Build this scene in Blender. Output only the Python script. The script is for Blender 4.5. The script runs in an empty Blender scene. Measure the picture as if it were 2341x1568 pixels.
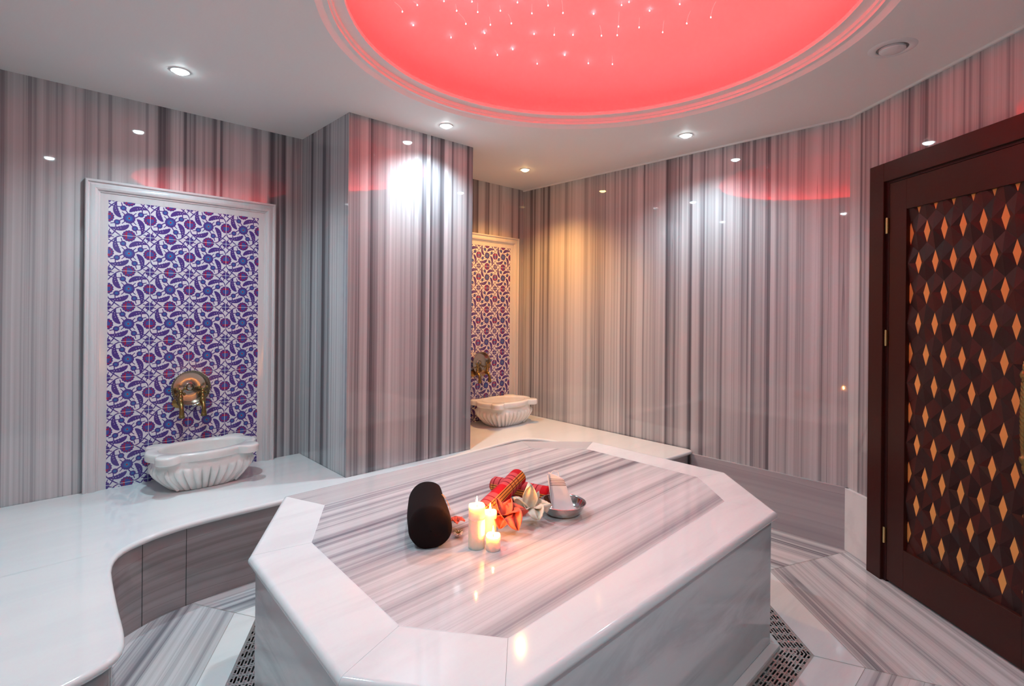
import bpy, math, random
from math import sin, cos, pi, radians
from mathutils import Vector, Matrix
random.seed(7)
SC = bpy.context.scene
COL = SC.collection
H = 2.6          # room height
ZC = 1.42        # eye height

# ------------------------------------------------------------------ helpers
class MB:
    def __init__(s): s.v=[]; s.f=[]; s.m=[]; s.uv=[]
    def add(s, verts, faces, mat=0, uvs=None):
        o=len(s.v); s.v+= [tuple(p) for p in verts]
        for i,f in enumerate(faces):
            s.f.append(tuple(o+k for k in f)); s.m.append(mat if not isinstance(mat,(list,tuple)) else mat[i])
            s.uv.append([uvs[k] for k in f] if uvs else None)
    def box(s, a, b, mat=0, M=None):
        x0,y0,z0=a; x1,y1,z1=b
        vs=[Vector(p) for p in [(x0,y0,z0),(x1,y0,z0),(x1,y1,z0),(x0,y1,z0),(x0,y0,z1),(x1,y0,z1),(x1,y1,z1),(x0,y1,z1)]]
        if M: vs=[M@p for p in vs]
        s.add(vs,[(0,3,2,1),(4,5,6,7),(0,1,5,4),(1,2,6,5),(2,3,7,6),(3,0,4,7)],mat)
    def lathe(s, prof, n=32, M=None, mat=0, cap=True):
        vs=[];fs=[]
        for r,z in prof:
            for k in range(n):
                a=2*pi*k/n; vs.append(Vector((r*cos(a),r*sin(a),z)))
        for i in range(len(prof)-1):
            for k in range(n):
                a=i*n+k;b=i*n+(k+1)%n; fs.append((a,b,b+n,a+n))
        if cap:
            if prof[0][0]>1e-6: fs.append(tuple(range(n))[::-1])
            if prof[-1][0]>1e-6: fs.append(tuple((len(prof)-1)*n+k for k in range(n)))
        if M: vs=[M@p for p in vs]
        s.add(vs,fs,mat)
    def tube(s, pts, r, n=10, mat=0, closed=False):
        pts=[Vector(p) for p in pts]; N=len(pts); vs=[];fs=[]
        rr=r if isinstance(r,(list,tuple)) else [r]*N
        prev=None
        for i,p in enumerate(pts):
            if closed: t=(pts[(i+1)%N]-pts[i-1]).normalized()
            else: t=(pts[min(i+1,N-1)]-pts[max(i-1,0)]).normalized()
            if prev is None:
                a=Vector((0,0,1)) if abs(t.z)<.9 else Vector((1,0,0)); u=t.cross(a).normalized()
            else: u=(prev-t*prev.dot(t)).normalized()
            prev=u; w=t.cross(u)
            for k in range(n):
                an=2*pi*k/n; vs.append(p+(u*cos(an)+w*sin(an))*rr[i])
        for i in range(N if closed else N-1):
            for k in range(n):
                a=i*n+k;b=i*n+(k+1)%n;c=((i+1)%N)*n+(k+1)%n;d=((i+1)%N)*n+k; fs.append((a,b,c,d))
        if not closed:
            fs.append(tuple(range(n))[::-1]); fs.append(tuple((N-1)*n+k for k in range(n)))
        s.add(vs,fs,mat)
    def build(s, name, mats, parent=None, smooth=False, bevel=0, sub=0, angle=35):
        me=bpy.data.meshes.new(name); me.from_pydata(s.v,[],s.f)
        if not isinstance(mats,(list,tuple)): mats=[mats]
        for m in mats: me.materials.append(m)
        me.polygons.foreach_set('material_index',s.m)
        if any(u is not None for u in s.uv):
            l=me.uv_layers.new(name='UVMap'); k=0; flat=[]
            for u,f in zip(s.uv,s.f):
                for j in range(len(f)): flat+= list(u[j]) if u else [0,0]
            l.data.foreach_set('uv',flat)
        me.update()
        o=bpy.data.objects.new(name,me); COL.objects.link(o)
        if parent: o.parent=parent
        if smooth:
            me.polygons.foreach_set('use_smooth',[True]*len(me.polygons))
            try: me.set_sharp_from_angle(angle=radians(angle))
            except Exception: pass
        if bevel:
            b=o.modifiers.new('b','BEVEL'); b.width=bevel; b.segments=3; b.limit_method='ANGLE'; b.angle_limit=radians(40); b.harden_normals=False
        if sub:
            b=o.modifiers.new('s','SUBSURF'); b.levels=sub; b.render_levels=sub
        return o
def tag(o,label,cat,group=None):
    o['label']=label; o['category']=cat
    if group: o['group']=group
    return o
def struct(o,label=None):
    o['kind']='structure'
    if label: o['label']=label
    return o
def empty(name,loc=(0,0,0),rz=0):
    o=bpy.data.objects.new(name,None); COL.objects.link(o); o.location=loc; o.rotation_euler=(0,0,rz); o.empty_display_size=.05
    return o
def copy_tree(o,parent=None):
    c=o.copy(); COL.objects.link(c)
    if parent: c.parent=parent
    for ch in list(o.children): copy_tree(ch,c)
    return c

# ------------------------------------------------------------------ materials
def newmat(name):
    m=bpy.data.materials.new(name); m.use_nodes=True; nt=m.node_tree; nt.nodes.clear()
    out=nt.nodes.new('ShaderNodeOutputMaterial'); b=nt.nodes.new('ShaderNodeBsdfPrincipled'); nt.links.new(b.outputs[0],out.inputs[0])
    return m,nt,b
def plain(name,col,rough=.4,metal=0,spec=.5,**kw):
    m,nt,b=newmat(name); b.inputs['Base Color'].default_value=(*col,1); b.inputs['Roughness'].default_value=rough; b.inputs['Metallic'].default_value=metal
    b.inputs['Specular IOR Level'].default_value=spec
    for k,v in kw.items(): b.inputs[k.replace('_',' ')].default_value=v
    return m
def emis(name,col,st):
    m=bpy.data.materials.new(name); m.use_nodes=True; nt=m.node_tree; nt.nodes.clear()
    out=nt.nodes.new('ShaderNodeOutputMaterial'); e=nt.nodes.new('ShaderNodeEmission'); e.inputs[0].default_value=(*col,1); e.inputs[1].default_value=st
    nt.links.new(e.outputs[0],out.inputs[0]); return m
def mth(nt,op,a,b=None,c=None):
    n=nt.nodes.new('ShaderNodeMath'); n.operation=op
    for i,x in enumerate((a,b,c)):
        if x is None: continue
        if isinstance(x,(int,float)): n.inputs[i].default_value=x
        else: nt.links.new(x,n.inputs[i])
    return n.outputs[0]
def ramp(nt,fac,stops,interp='LINEAR'):
    r=nt.nodes.new('ShaderNodeValToRGB'); cr=r.color_ramp; cr.interpolation=interp
    while len(cr.elements)<len(stops): cr.elements.new(.5)
    for e,(p,c) in zip(cr.elements,stops):
        e.position=p; e.color=(*c,1) if len(c)==3 else c
    nt.links.new(fac,r.inputs[0]); return r.outputs[0]
def mixc(nt,f,a,b,mode='MIX'):
    n=nt.nodes.new('ShaderNodeMix'); n.data_type='RGBA'; n.blend_type=mode
    if isinstance(f,(int,float)): n.inputs[0].default_value=f
    else: nt.links.new(f,n.inputs[0])
    for i,x in ((6,a),(7,b)):
        if isinstance(x,tuple): n.inputs[i].default_value=(*x,1)
        else: nt.links.new(x,n.inputs[i])
    return n.outputs[2]
def stripes(name, rough=.07, slab=.9, scale=1.0, seed=0.0, seam=True, contrast=1.0, swap=False, waver=.004, dark=(.17,.15,.165), light=(.58,.555,.565), slabv=0.0, spec=.5, sharp=.13):
    """striped marble: grey bands that vary along UV u and run along v (metres)"""
    m,nt,b=newmat(name)
    tc=nt.nodes.new('ShaderNodeTexCoord'); sp=nt.nodes.new('ShaderNodeSeparateXYZ'); nt.links.new(tc.outputs['UV'],sp.inputs[0])
    u,v=(sp.outputs[1],sp.outputs[0]) if swap else (sp.outputs[0],sp.outputs[1])
    # per slab offset
    cell=mth(nt,'FLOOR',mth(nt,'DIVIDE',u,slab))
    wn=nt.nodes.new('ShaderNodeTexWhiteNoise'); wn.noise_dimensions='1D'; nt.links.new(mth(nt,'ADD',cell,seed),wn.inputs['W'])
    off=mth(nt,'MULTIPLY',wn.outputs[0],37.0)
    # gentle waver along the length of the band
    cmb0=nt.nodes.new('ShaderNodeCombineXYZ'); nt.links.new(mth(nt,'MULTIPLY',u,1.5),cmb0.inputs[0]); nt.links.new(mth(nt,'MULTIPLY',v,1.1),cmb0.inputs[1])
    nw=nt.nodes.new('ShaderNodeTexNoise'); nw.inputs['Scale'].default_value=1.0; nw.inputs['Detail'].default_value=2; nt.links.new(cmb0.outputs[0],nw.inputs['Vector'])
    wv=mth(nt,'MULTIPLY',mth(nt,'SUBTRACT',nw.outputs[0],.5),waver*2)
    uu=mth(nt,'ADD',mth(nt,'ADD',u,wv),off)
    def n1(sc,det,rg,sh):
        c=nt.nodes.new('ShaderNodeCombineXYZ'); nt.links.new(mth(nt,'ADD',mth(nt,'MULTIPLY',uu,sc*scale),sh),c.inputs[0]); nt.links.new(mth(nt,'MULTIPLY',v,.12),c.inputs[1])
        n=nt.nodes.new('ShaderNodeTexNoise'); n.inputs['Scale'].default_value=1; n.inputs['Detail'].default_value=det; n.inputs['Roughness'].default_value=rg; nt.links.new(c.outputs[0],n.inputs['Vector']); return n.outputs[0]
    a=n1(9,1.5,.55,0); bb=n1(34,2.5,.6,11.3); c2=n1(70,2,.6,5.1)
    s=mth(nt,'ADD',mth(nt,'MULTIPLY',a,.50),mth(nt,'ADD',mth(nt,'MULTIPLY',bb,.36),mth(nt,'MULTIPLY',c2,.14)))
    def vor(sc,sh):
        vn=nt.nodes.new('ShaderNodeTexVoronoi'); vn.voronoi_dimensions='1D'; vn.inputs['Scale'].default_value=1
        nt.links.new(mth(nt,'ADD',mth(nt,'MULTIPLY',uu,sc*scale),sh),vn.inputs['W']); sx=nt.nodes.new('ShaderNodeSeparateColor'); nt.links.new(vn.outputs['Color'],sx.inputs[0]); return sx.outputs[0]
    v1=vor(16,3.3); v2=vor(60,8.1)
    vv=mth(nt,'ADD',mth(nt,'MULTIPLY',mth(nt,'SUBTRACT',v1,.5),sharp),mth(nt,'MULTIPLY',mth(nt,'SUBTRACT',v2,.5),sharp*.75))
    s=mth(nt,'ADD',s,vv)
    s=mth(nt,'ADD',mth(nt,'MULTIPLY',mth(nt,'SUBTRACT',s,.5),contrast),.5)
    mid=tuple((x*.5+y*.5) for x,y in zip(dark,light))
    dk=tuple(x*.55 for x in dark)
    col=ramp(nt,s,[(.30,dk),(.38,dark),(.46,mid),(.52,tuple(l*.86 for l in light)),(.60,light),(.70,tuple(min(1,l*1.12) for l in light))])
    # sharp thin dark lines
    ln=n1(26,0,.5,27.7)
    lnm=ramp(nt,ln,[(.0,(0,0,0)),(.495,(0,0,0)),(.50,(.55,.55,.55)),(.507,(0,0,0)),(1,(0,0,0))])
    col=mixc(nt,lnm,col,tuple(x*.6 for x in dark))
    if seam:
        fr=mth(nt,'SUBTRACT',mth(nt,'DIVIDE',u,slab),cell)
        sm=mth(nt,'LESS_THAN',fr,.0028/slab)
        if slabv>0:
            fv=mth(nt,'FRACT',mth(nt,'DIVIDE',v,slabv)); sm=mth(nt,'MAXIMUM',sm,mth(nt,'LESS_THAN',fv,.003/slabv))
        col=mixc(nt,mth(nt,'MULTIPLY',sm,.6),col,(.08,.075,.08))
    nt.links.new(col,b.inputs['Base Color']); b.inputs['Roughness'].default_value=rough; b.inputs['Specular IOR Level'].default_value=spec
    return m
def white_marble(name,col=(.82,.815,.82),vein=(.60,.59,.61),rough=.07,amt=.3,sc=(1,5,5),rot=0.0):
    m,nt,b=newmat(name)
    tc=nt.nodes.new('ShaderNodeTexCoord'); mp=nt.nodes.new('ShaderNodeMapping'); mp.inputs['Scale'].default_value=sc; mp.inputs['Rotation'].default_value=(0,0,rot) ; nt.links.new(tc.outputs['Object'],mp.inputs[0])
    n=nt.nodes.new('ShaderNodeTexNoise'); n.inputs['Scale'].default_value=1.3; n.inputs['Detail'].default_value=5; n.inputs['Roughness'].default_value=.6; n.inputs['Distortion'].default_value=.6; nt.links.new(mp.outputs[0],n.inputs['Vector'])
    f=ramp(nt,n.outputs[0],[(.40,(1,1,1)),(.52,(.25,.25,.25)),(.62,(0,0,0))])
    f=mth(nt,'MULTIPLY',f,amt)
    nt.links.new(mixc(nt,f,col,vein),b.inputs['Base Color']); b.inputs['Roughness'].default_value=rough
    return m
M_wall=stripes('wall striped marble',rough=.03,spec=.6,slab=.92,seed=3.0)
M_wallB=stripes('wall striped marble right',rough=.03,spec=.6,slab=.92,seed=9.0)
M_skirt=stripes('skirting marble',slab=4.0,seed=1.0,contrast=.55,scale=.6,seam=False,waver=.03,sharp=.04,dark=(.27,.24,.26),light=(.52,.49,.51),rough=.12)
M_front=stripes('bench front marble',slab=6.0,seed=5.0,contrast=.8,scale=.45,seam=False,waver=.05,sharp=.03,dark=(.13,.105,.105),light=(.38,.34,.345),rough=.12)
M_top=stripes('platform striped marble',slab=9,seed=2.0,seam=False,sharp=.07,contrast=1.1,scale=.8,waver=.012,light=(.68,.65,.665),dark=(.22,.19,.22),rough=.06)
M_topfaint=stripes('platform faint striped marble',slab=9,seed=6.0,seam=False,sharp=.04,contrast=.5,scale=.7,waver=.01,light=(.62,.59,.60),dark=(.42,.39,.41),rough=.07)
M_floor=stripes('floor striped marble',slab=9,seed=4.0,seam=False,contrast=1.0,scale=.8,waver=.01,rough=.08,light=(.66,.65,.67),dark=(.22,.21,.235))
M_white=white_marble('white marble')
M_bench=white_marble('bench marble',col=(.77,.77,.77),vein=(.64,.65,.67),amt=.25,sc=(.8,5,5))
M_body=white_marble('platform side marble',col=(.66,.66,.67),vein=(.40,.39,.41),amt=.6,sc=(1.2,1.2,5.5),rough=.1)
M_curb=white_marble('curb marble',col=(.72,.71,.70),amt=.3)
M_basin=white_marble('basin marble',col=(.86,.83,.80),vein=(.62,.58,.56),amt=.3,sc=(2,3,3),rough=.18)
M_frame=white_marble('moulding marble',col=(.70,.67,.68),vein=(.56,.53,.54),amt=.4,sc=(9,9,.8),rough=.16)
M_paint=plain('ceiling paint',(.90,.87,.85),.6,spec=.3)
M_fix=plain('lamp trim',(.85,.85,.85),.35)
M_dark=plain('dark channel',(.02,.018,.018),.6)
M_steel=plain('grate steel',(.62,.58,.56),.42,metal=1)
M_tile=plain('tile glaze white',(.76,.72,.77),.12)
M_blue=plain('tile glaze violet blue',(.085,.045,.24),.14)
M_blue2=plain('tile glaze cobalt',(.06,.09,.34),.14)
M_cyan=plain('tile glaze pale blue',(.05,.19,.42),.14)
M_red=plain('tile glaze red',(.50,.012,.035),.14)
M_pink=plain('tile glaze pale dots',(.62,.50,.62),.14)
M_grout=plain('tile joint',(.80,.77,.80),.5)
M_tin=plain('tinned copper',(.50,.44,.38),.22,metal=1)
M_brass=plain('aged brass',(.30,.20,.075),.32,metal=1)
M_hinge=plain('polished brass',(.80,.62,.28),.25,metal=1)
M_mahog=plain('mahogany lacquer',(.045,.009,.006),.36,spec=.3)
M_mah2=plain('mahogany facet dark',(.030,.008,.008),.42,spec=.3)
M_mah3=plain('mahogany facet red',(.065,.013,.010),.42,spec=.3)
M_mah4=plain('walnut facet',(.042,.015,.014),.42,spec=.3)
M_inlay=plain('orange wood inlay',(.85,.38,.10),.5)
M_lens=emis('cool lamp lens',(.80,.96,1.0),50)
M_lensw=emis('warm lamp lens',(1.0,.60,.22),45)
M_led=emis('red led strip',(1.0,.006,.006),50)
M_fib=emis('fibre tip',(.95,.85,1.0),22)
M_fibs=plain('fibre strand',(.95,.7,.72),.2,Emission_Color=(1,.75,.75,1),Emission_Strength=.8)
M_flame=emis('candle flame',(1.0,.36,.07),1500)
M_wick=plain('wick',(.03,.02,.015),.8)
M_wax=plain('candle wax',(1.0,.79,.64),.45,Subsurface_Weight=1.0,Subsurface_Radius=(.03,.02,.012),Subsurface_Scale=1.0)
M_cord=plain('cotton cord',(.75,.68,.6),.8)
M_steel2=plain('polished steel',(.62,.58,.55),.14,metal=1)

def terry(name,col):
    m,nt,b=newmat(name); b.inputs['Base Color'].default_value=(*col,1); b.inputs['Roughness'].default_value=.95; b.inputs['Specular IOR Level'].default_value=.1
    n=nt.nodes.new('ShaderNodeTexNoise'); n.inputs['Scale'].default_value=420; n.inputs['Detail'].default_value=3
    bp=nt.nodes.new('ShaderNodeBump'); bp.inputs['Strength'].default_value=.5; bp.inputs['Distance'].default_value=.002
    nt.links.new(n.outputs[0],bp.inputs['Height']); nt.links.new(bp.outputs[0],b.inputs['Normal']); return m
M_black=terry('black terry',(.017,.009,.009))
M_gold=plain('gold thread',(.65,.30,.04),.4)
def plaid():
    m,nt,b=newmat('red plaid cotton')
    tc=nt.nodes.new('ShaderNodeTexCoord'); sp=nt.nodes.new('ShaderNodeSeparateXYZ'); nt.links.new(tc.outputs['UV'],sp.inputs[0])
    u,v=sp.outputs[0],sp.outputs[1]   # u along axis 0..1, v around 0..1
    R=(.60,.01,.02);P=(.62,.09,.10);D=(.22,.01,.02);Y=(.80,.36,.06);K=(.03,.015,.02)
    cu=[(0,P),(.07,D),(.085,P),(.16,D),(.175,P),(.25,D),(.265,P),(.35,R),(.56,P),(.62,D),(.635,P),(.70,D),(.715,P),(.78,D),(.795,P),(.86,R)]
    cv=[(0,P),(.12,Y),(.135,K),(.15,Y),(.175,K),(.19,Y),(.23,K),(.245,Y),(.27,K),(.285,Y),(.30,P),(.50,P),(.62,Y),(.635,K),(.65,Y),(.68,K),(.695,Y),(.73,K),(.745,Y),(.76,P)]
    a=ramp(nt,u,cu,'CONSTANT')
    bcol=ramp(nt,v,cv,'CONSTANT')
    W=(1,1,1);Z=(0,0,0)
    mk=ramp(nt,v,[(0,Z),(.12,(.8,.8,.8)),(.30,Z),(.62,(.8,.8,.8)),(.76,Z)],'CONSTANT')
    col=mixc(nt,mk,a,bcol)
    ul=ramp(nt,u,[(0,Z),(.07,W),(.085,Z),(.16,W),(.175,Z),(.25,W),(.265,Z),(.62,W),(.635,Z),(.70,W),(.715,Z),(.78,W),(.795,Z)],'CONSTANT')
    col=mixc(nt,mth(nt,'MULTIPLY',ul,.7),col,D)
    nt.links.new(col,b.inputs['Base Color']); b.inputs['Roughness'].default_value=.85; b.inputs['Specular IOR Level'].default_value=.15
    n=nt.nodes.new('ShaderNodeTexNoise'); n.inputs['Scale'].default_value=300
    bp=nt.nodes.new('ShaderNodeBump'); bp.inputs['Strength'].default_value=.25; bp.inputs['Distance'].default_value=.001
    nt.links.new(n.outputs[0],bp.inputs['Height']); nt.links.new(bp.outputs[0],b.inputs['Normal'])
    return m
M_plaid=plaid()
def washcloth():
    m,nt,b=newmat('white washcloth')
    tc=nt.nodes.new('ShaderNodeTexCoord'); sp=nt.nodes.new('ShaderNodeSeparateXYZ'); nt.links.new(tc.outputs['UV'],sp.inputs[0])
    W=(.88,.82,.83);B=(.10,.045,.015)
    col=ramp(nt,sp.outputs[1],[(0,W),(.70,B),(.716,W),(.745,B),(.761,W),(.79,B),(.806,W),(.835,B),(.851,W),(.88,B),(.894,W)],'CONSTANT')
    nt.links.new(col,b.inputs['Base Color']); b.inputs['Roughness'].default_value=.9; b.inputs['Specular IOR Level'].default_value=.1
    return m
M_cloth=washcloth()
def petal_mat(name,c1,c2,tr=.25):
    m,nt,b=newmat(name)
    tc=nt.nodes.new('ShaderNodeTexCoord'); sp=nt.nodes.new('ShaderNodeSeparateXYZ'); nt.links.new(tc.outputs['UV'],sp.inputs[0])
    n=nt.nodes.new('ShaderNodeTexNoise'); n.inputs['Scale'].default_value=60; nt.links.new(tc.outputs['Object'],n.inputs['Vector'])
    f=mth(nt,'ADD',mth(nt,'MULTIPLY',sp.outputs[1],.6),mth(nt,'MULTIPLY',n.outputs[0],.5))
    nt.links.new(ramp(nt,f,[(.15,c1),(.8,c2)]),b.inputs['Base Color']); b.inputs['Roughness'].default_value=.6
    b.inputs['Subsurface Weight'].default_value=tr; b.inputs['Subsurface Radius'].default_value=(.01,.006,.003); b.inputs['Subsurface Scale'].default_value=.5
    return m
M_petw=petal_mat('cream petals',(.45,.40,.30),(.80,.72,.60))
M_petr=petal_mat('red petals',(.25,.03,.02),(.62,.10,.06))
M_petd=petal_mat('dark petals',(.10,.02,.02),(.28,.05,.05))
M_stam=plain('dried stamens',(.20,.16,.05),.7)

# ------------------------------------------------------------------ room shell
PX=[(-.5,-.7),(2.288,-.7),(3.62,.87),(3.62,3.66),(-.5,3.66)]   # room outline, counter-clockwise
def wall(name,p,q,mat,u0=0,z0=0,z1=H,th=.12,label=None):
    p=Vector((*p,0)); q=Vector((*q,0)); t=(q-p); L=t.length; t.normalize(); n=Vector((t.y,-t.x,0))  # outward
    m=MB(); A=[p+Vector((0,0,z0)),q+Vector((0,0,z0)),q+Vector((0,0,z1)),p+Vector((0,0,z1))]
    B=[a+n*th for a in A]
    uv=[(u0,z0),(u0+L,z0),(u0+L,z1),(u0,z1)]
    m.add(A+B,[(3,2,1,0),(4,5,6,7),(0,1,5,4),(1,2,6,5),(2,3,7,6),(3,0,4,7)],0,uv+uv)
    return struct(m.build(name,mat),label)
wall('wall_near',PX[0],PX[1],M_wall,1.3)
# door wall: three pieces round the doorway are not needed, the door stands against the marble
wall('wall_door',PX[1],PX[2],M_wall,7.35,label='striped marble wall around the door')
wall('wall_right',PX[2],PX[3],M_wallB,20.13,label='long striped marble wall on the right')
wall('wall_back',PX[3],PX[4],M_wall,30.2,label='striped marble wall behind the tiled panels')
wall('wall_left',PX[4],PX[0],M_wall,40.1)
# pillar between the two wash niches
m=MB(); x0,x1,y0,y1=1.435,2.395,2.95,3.66
for (p,q,u) in [((x0,y1),(x0,y0),50.3),((x0,y0),(x1,y0),61.05),((x1,y0),(x1,y1),70.4)]:
    L=math.hypot(q[0]-p[0],q[1]-p[1]); m.add([(*p,0),(*q,0),(*q,H),(*p,H)],[(0,1,2,3)],0,[(u,0),(u+L,0),(u+L,H),(u,H)])
m.add([(x0,y0,0),(x1,y0,0),(x1,y1,0),(x0,y1,0)],[(3,2,1,0)]); m.add([(x0,y0,H),(x1,y0,H),(x1,y1,H),(x0,y1,H)],[(0,1,2,3)])
struct(m.build('wall_pillar',M_wall),'striped marble pier between the two wash niches')

def clip(poly,conv):
    out=list(poly)
    n=len(conv)
    for i in range(n):
        a=conv[i]; b=conv[(i+1)%n]; inp=out; out=[]
        if not inp: break
        side=lambda p:(b[0]-a[0])*(p[1]-a[1])-(b[1]-a[1])*(p[0]-a[0])
        for j in range(len(inp)):
            P=inp[j]; Q=inp[(j+1)%len(inp)]; sp,sq=side(P),side(Q)
            if sp>=0: out.append(P)
            if (sp>=0)!=(sq>=0):
                t=sp/(sp-sq); out.append((P[0]+(Q[0]-P[0])*t,P[1]+(Q[1]-P[1])*t))
    return out

# ---------------- ceiling with circular opening
CX,CY,RO=1.794,1.386,1.143
def ring(m,prof,n=160,mat=0,cx=CX,cy=CY,flip=False):
    vs=[];fs=[]
    for r,z in prof:
        for k in range(n): a=2*pi*k/n; vs.append((cx+r*cos(a),cy+r*sin(a),z))
    for i in range(len(prof)-1):
        for k in range(n):
            a=i*n+k;b=i*n+(k+1)%n; q=(a,b,b+n,a+n); fs.append(q[::-1] if flip else q)
    m.add(vs,fs,mat)
m=MB(); n=160
outer=[]
for k in range(n):
    a=2*pi*k/n; d=(cos(a),sin(a)); best=9
    for i in range(5):
        p=PX[i];q=PX[(i+1)%5]; ex,ey=q[0]-p[0],q[1]-p[1]; den=d[0]*ey-d[1]*ex
        if abs(den)<1e-9: continue
        t=((p[0]-CX)*ey-(p[1]-CY)*ex)/den; s=((p[0]-CX)*d[1]-(p[1]-CY)*d[0])/den
        if t>0 and -1e-6<=s<=1+1e-6: best=min(best,t)
    outer.append((a,best))
vs=[(CX+RO*cos(a),CY+RO*sin(a),H) for a,_ in outer]+[(CX+(t+.12)*cos(a),CY+(t+.12)*sin(a),H) for a,t in outer]
m.add(vs,[(k,(k+1)%n,n+(k+1)%n,n+k) for k in range(n)])
# room corners: fill triangles beyond the fan
for P_ in PX:
    a0=math.atan2(P_[1]-CY,P_[0]-CX)%(2*pi); k=int(a0/(2*pi)*n); a1,t1=outer[k]; a2,t2=outer[(k+1)%n]
    d=Vector((P_[0]-CX,P_[1]-CY)); L=d.length; d=d/L*(L+.17)
    m.add([(CX+(t1+.02)*cos(a1),CY+(t1+.02)*sin(a1),H+.0004),(CX+(t2+.02)*cos(a2),CY+(t2+.02)*sin(a2),H+.0004),(CX+d.x,CY+d.y,H+.0004)],[(0,1,2)])
# stepped cornice rising into the recess, lip and light ledge, curved dome
prof=[(RO,H),(1.118,H+.014),(1.098,H+.014),(1.098,H+.029),(1.087,H+.029),(1.087,H+.047),(1.042,H+.049),(1.040,H+.052),(1.040,H+.067),(1.043,H+.072),(1.20,H+.078)]
ring(m,prof)
struct(m.build('ceiling',M_paint,smooth=True,angle=6),'white painted ceiling with round stepped recess')
DH=.36
def domez(R): return H+.078+DH*math.sqrt(max(0,1-(R/1.2)**2))
m=MB(); pr=[(1.20*cos(k/22*pi/2),domez(1.20*cos(k/22*pi/2))) for k in range(22)]
pr.append((0,H+.078+DH)); ring(m,pr)
struct(m.build('ceiling_dome',plain('dome paint',(.76,.69,.69),.6,spec=.3),smooth=True,angle=50),'shallow dome of the ceiling washed in red light')
m=MB(); ring(m,[(1.165,H+.080),(1.165,H+.088),(1.145,H+.088),(1.145,H+.080),(1.165,H+.080)],mat=0,flip=False)
led=m.build('led_strip',M_led); tag(led,'red light strip hidden on the ledge around the ceiling dome','light strip')
# small bead between wall and ceiling
def bead(name,p,q,th=.012,hh=.012):
    p=Vector((*p,0));q=Vector((*q,0));t=(q-p).normalized();nn=Vector((-t.y,t.x,0))
    m=MB(); a=[p,q,q+nn*th,p+nn*th]; m.add([v+Vector((0,0,H-hh)) for v in a]+[v+Vector((0,0,H-.0006)) for v in a],[(0,3,2,1),(4,5,6,7),(0,1,5,4),(1,2,6,5),(2,3,7,6),(3,0,4,7)])
    struct(m.build(name,M_paint))
bead('trim_1',PX[1],PX[2]); bead('trim_2',PX[2],(3.62,3.66))

# ---------------- floor: octagonal rings around the platform
T=[(.571,1.893),(.871,2.395),(2.367,2.395),(2.71,2.075),(2.715,1.207),(2.343,.817),(.765,.817),(.535,1.127)]  # clockwise
I=[(.772,1.853),(.96,2.170),(2.283,2.222),(2.526,1.988),(2.526,1.266),(2.294,1.022),(.92,.972),(.743,1.209)]
TZ=.573
def offset(poly,d):
    """offset clockwise polygon outwards by list d per edge"""
    n=len(poly); ls=[]
    for i in range(n):
        a=Vector(poly[i]);b=Vector(poly[(i+1)%n]);t=(b-a).normalized();nn=Vector((-t.y,t.x)); dd=d[i] if isinstance(d,(list,tuple)) else d
        ls.append((a+nn*dd,t))
    out=[]
    for i in range(n):
        p,t=ls[i-1];q,s=ls[i]; den=t.x*s.y-t.y*s.x; w=q-p; k=(w.x*s.y-w.y*s.x)/den; out.append(tuple(p+t*k))
    return out
B=offset(T,-.023)
C1=offset(B,.035); G=offset(B,.152)
wd=[.258,.255,.30,.315,.315,.315,.30,.27]
Wt=offset(B,wd); F=offset(B,3.2)
FW=[(-.5,-.7),(2.288,-.7),(3.62,.87),(3.62,3.66),(-.5,3.66)]
m=MB()
def flatpoly(m,poly,z,mat,org,t,nn,usef=True):
    uv=[((Vector(p)-org).dot(nn)+7*mat,(Vector(p)-org).dot(t)) for p in poly]
    m.add([(p[0],p[1],z) for p in poly],[tuple(range(len(poly)))],mat,uv)
for i in range(8):
    j=(i+1)%8; a=Vector(T[i]);t=(Vector(T[j])-a).normalized();nn=Vector((-t.y,t.x))
    for ring_a,ring_b,mat in ((Wt,F,0),(G,Wt,1)):
        poly=[ring_a[j],ring_a[i],ring_b[i],ring_b[j]]
        if sum(poly[k][0]*poly[(k+1)%4][1]-poly[(k+1)%4][0]*poly[k][1] for k in range(4))<0: poly=poly[::-1]
        poly=clip(poly,FW)
        if len(poly)>2: flatpoly(m,poly,0,mat,a+nn*(i*3.7),t,nn)
# channel under the grates
for i in range(8):
    j=(i+1)%8
    m.add([(*G[i],0),(*G[j],0),(*G[j],-.05),(*G[i],-.05)],[(0,1,2,3)],2)
    m.add([(*C1[i],-.05),(*C1[j],-.05),(*G[j],-.05),(*G[i],-.05)],[(0,1,2,3)],2)
struct(m.build('floor',[M_floor,M_white,M_dark]),'striped marble floor laid in mitred rings')
# thin dark joints between white band and stripes / mitres are part of the floor look
m=MB()
for i in range(8):
    j=(i+1)%8
    for A_,B_ in ((Wt[i],Wt[j]),(G[i],F[i])):
        a=Vector(A_);b=Vector(B_);t=(b-a).normalized();nn=Vector((-t.y,t.x))*.0009
        poly=[tuple(a-nn),tuple(b-nn),tuple(b+nn),tuple(a+nn)]
        poly=clip(poly,FW)
        if len(poly)>2: m.add([(p[0],p[1],.0006) for p in poly],[tuple(range(len(poly)))])
struct(m.build('floor_joints',plain('floor joint',(.30,.26,.22),.7)),'fine joints between the marble floor slabs')

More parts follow.
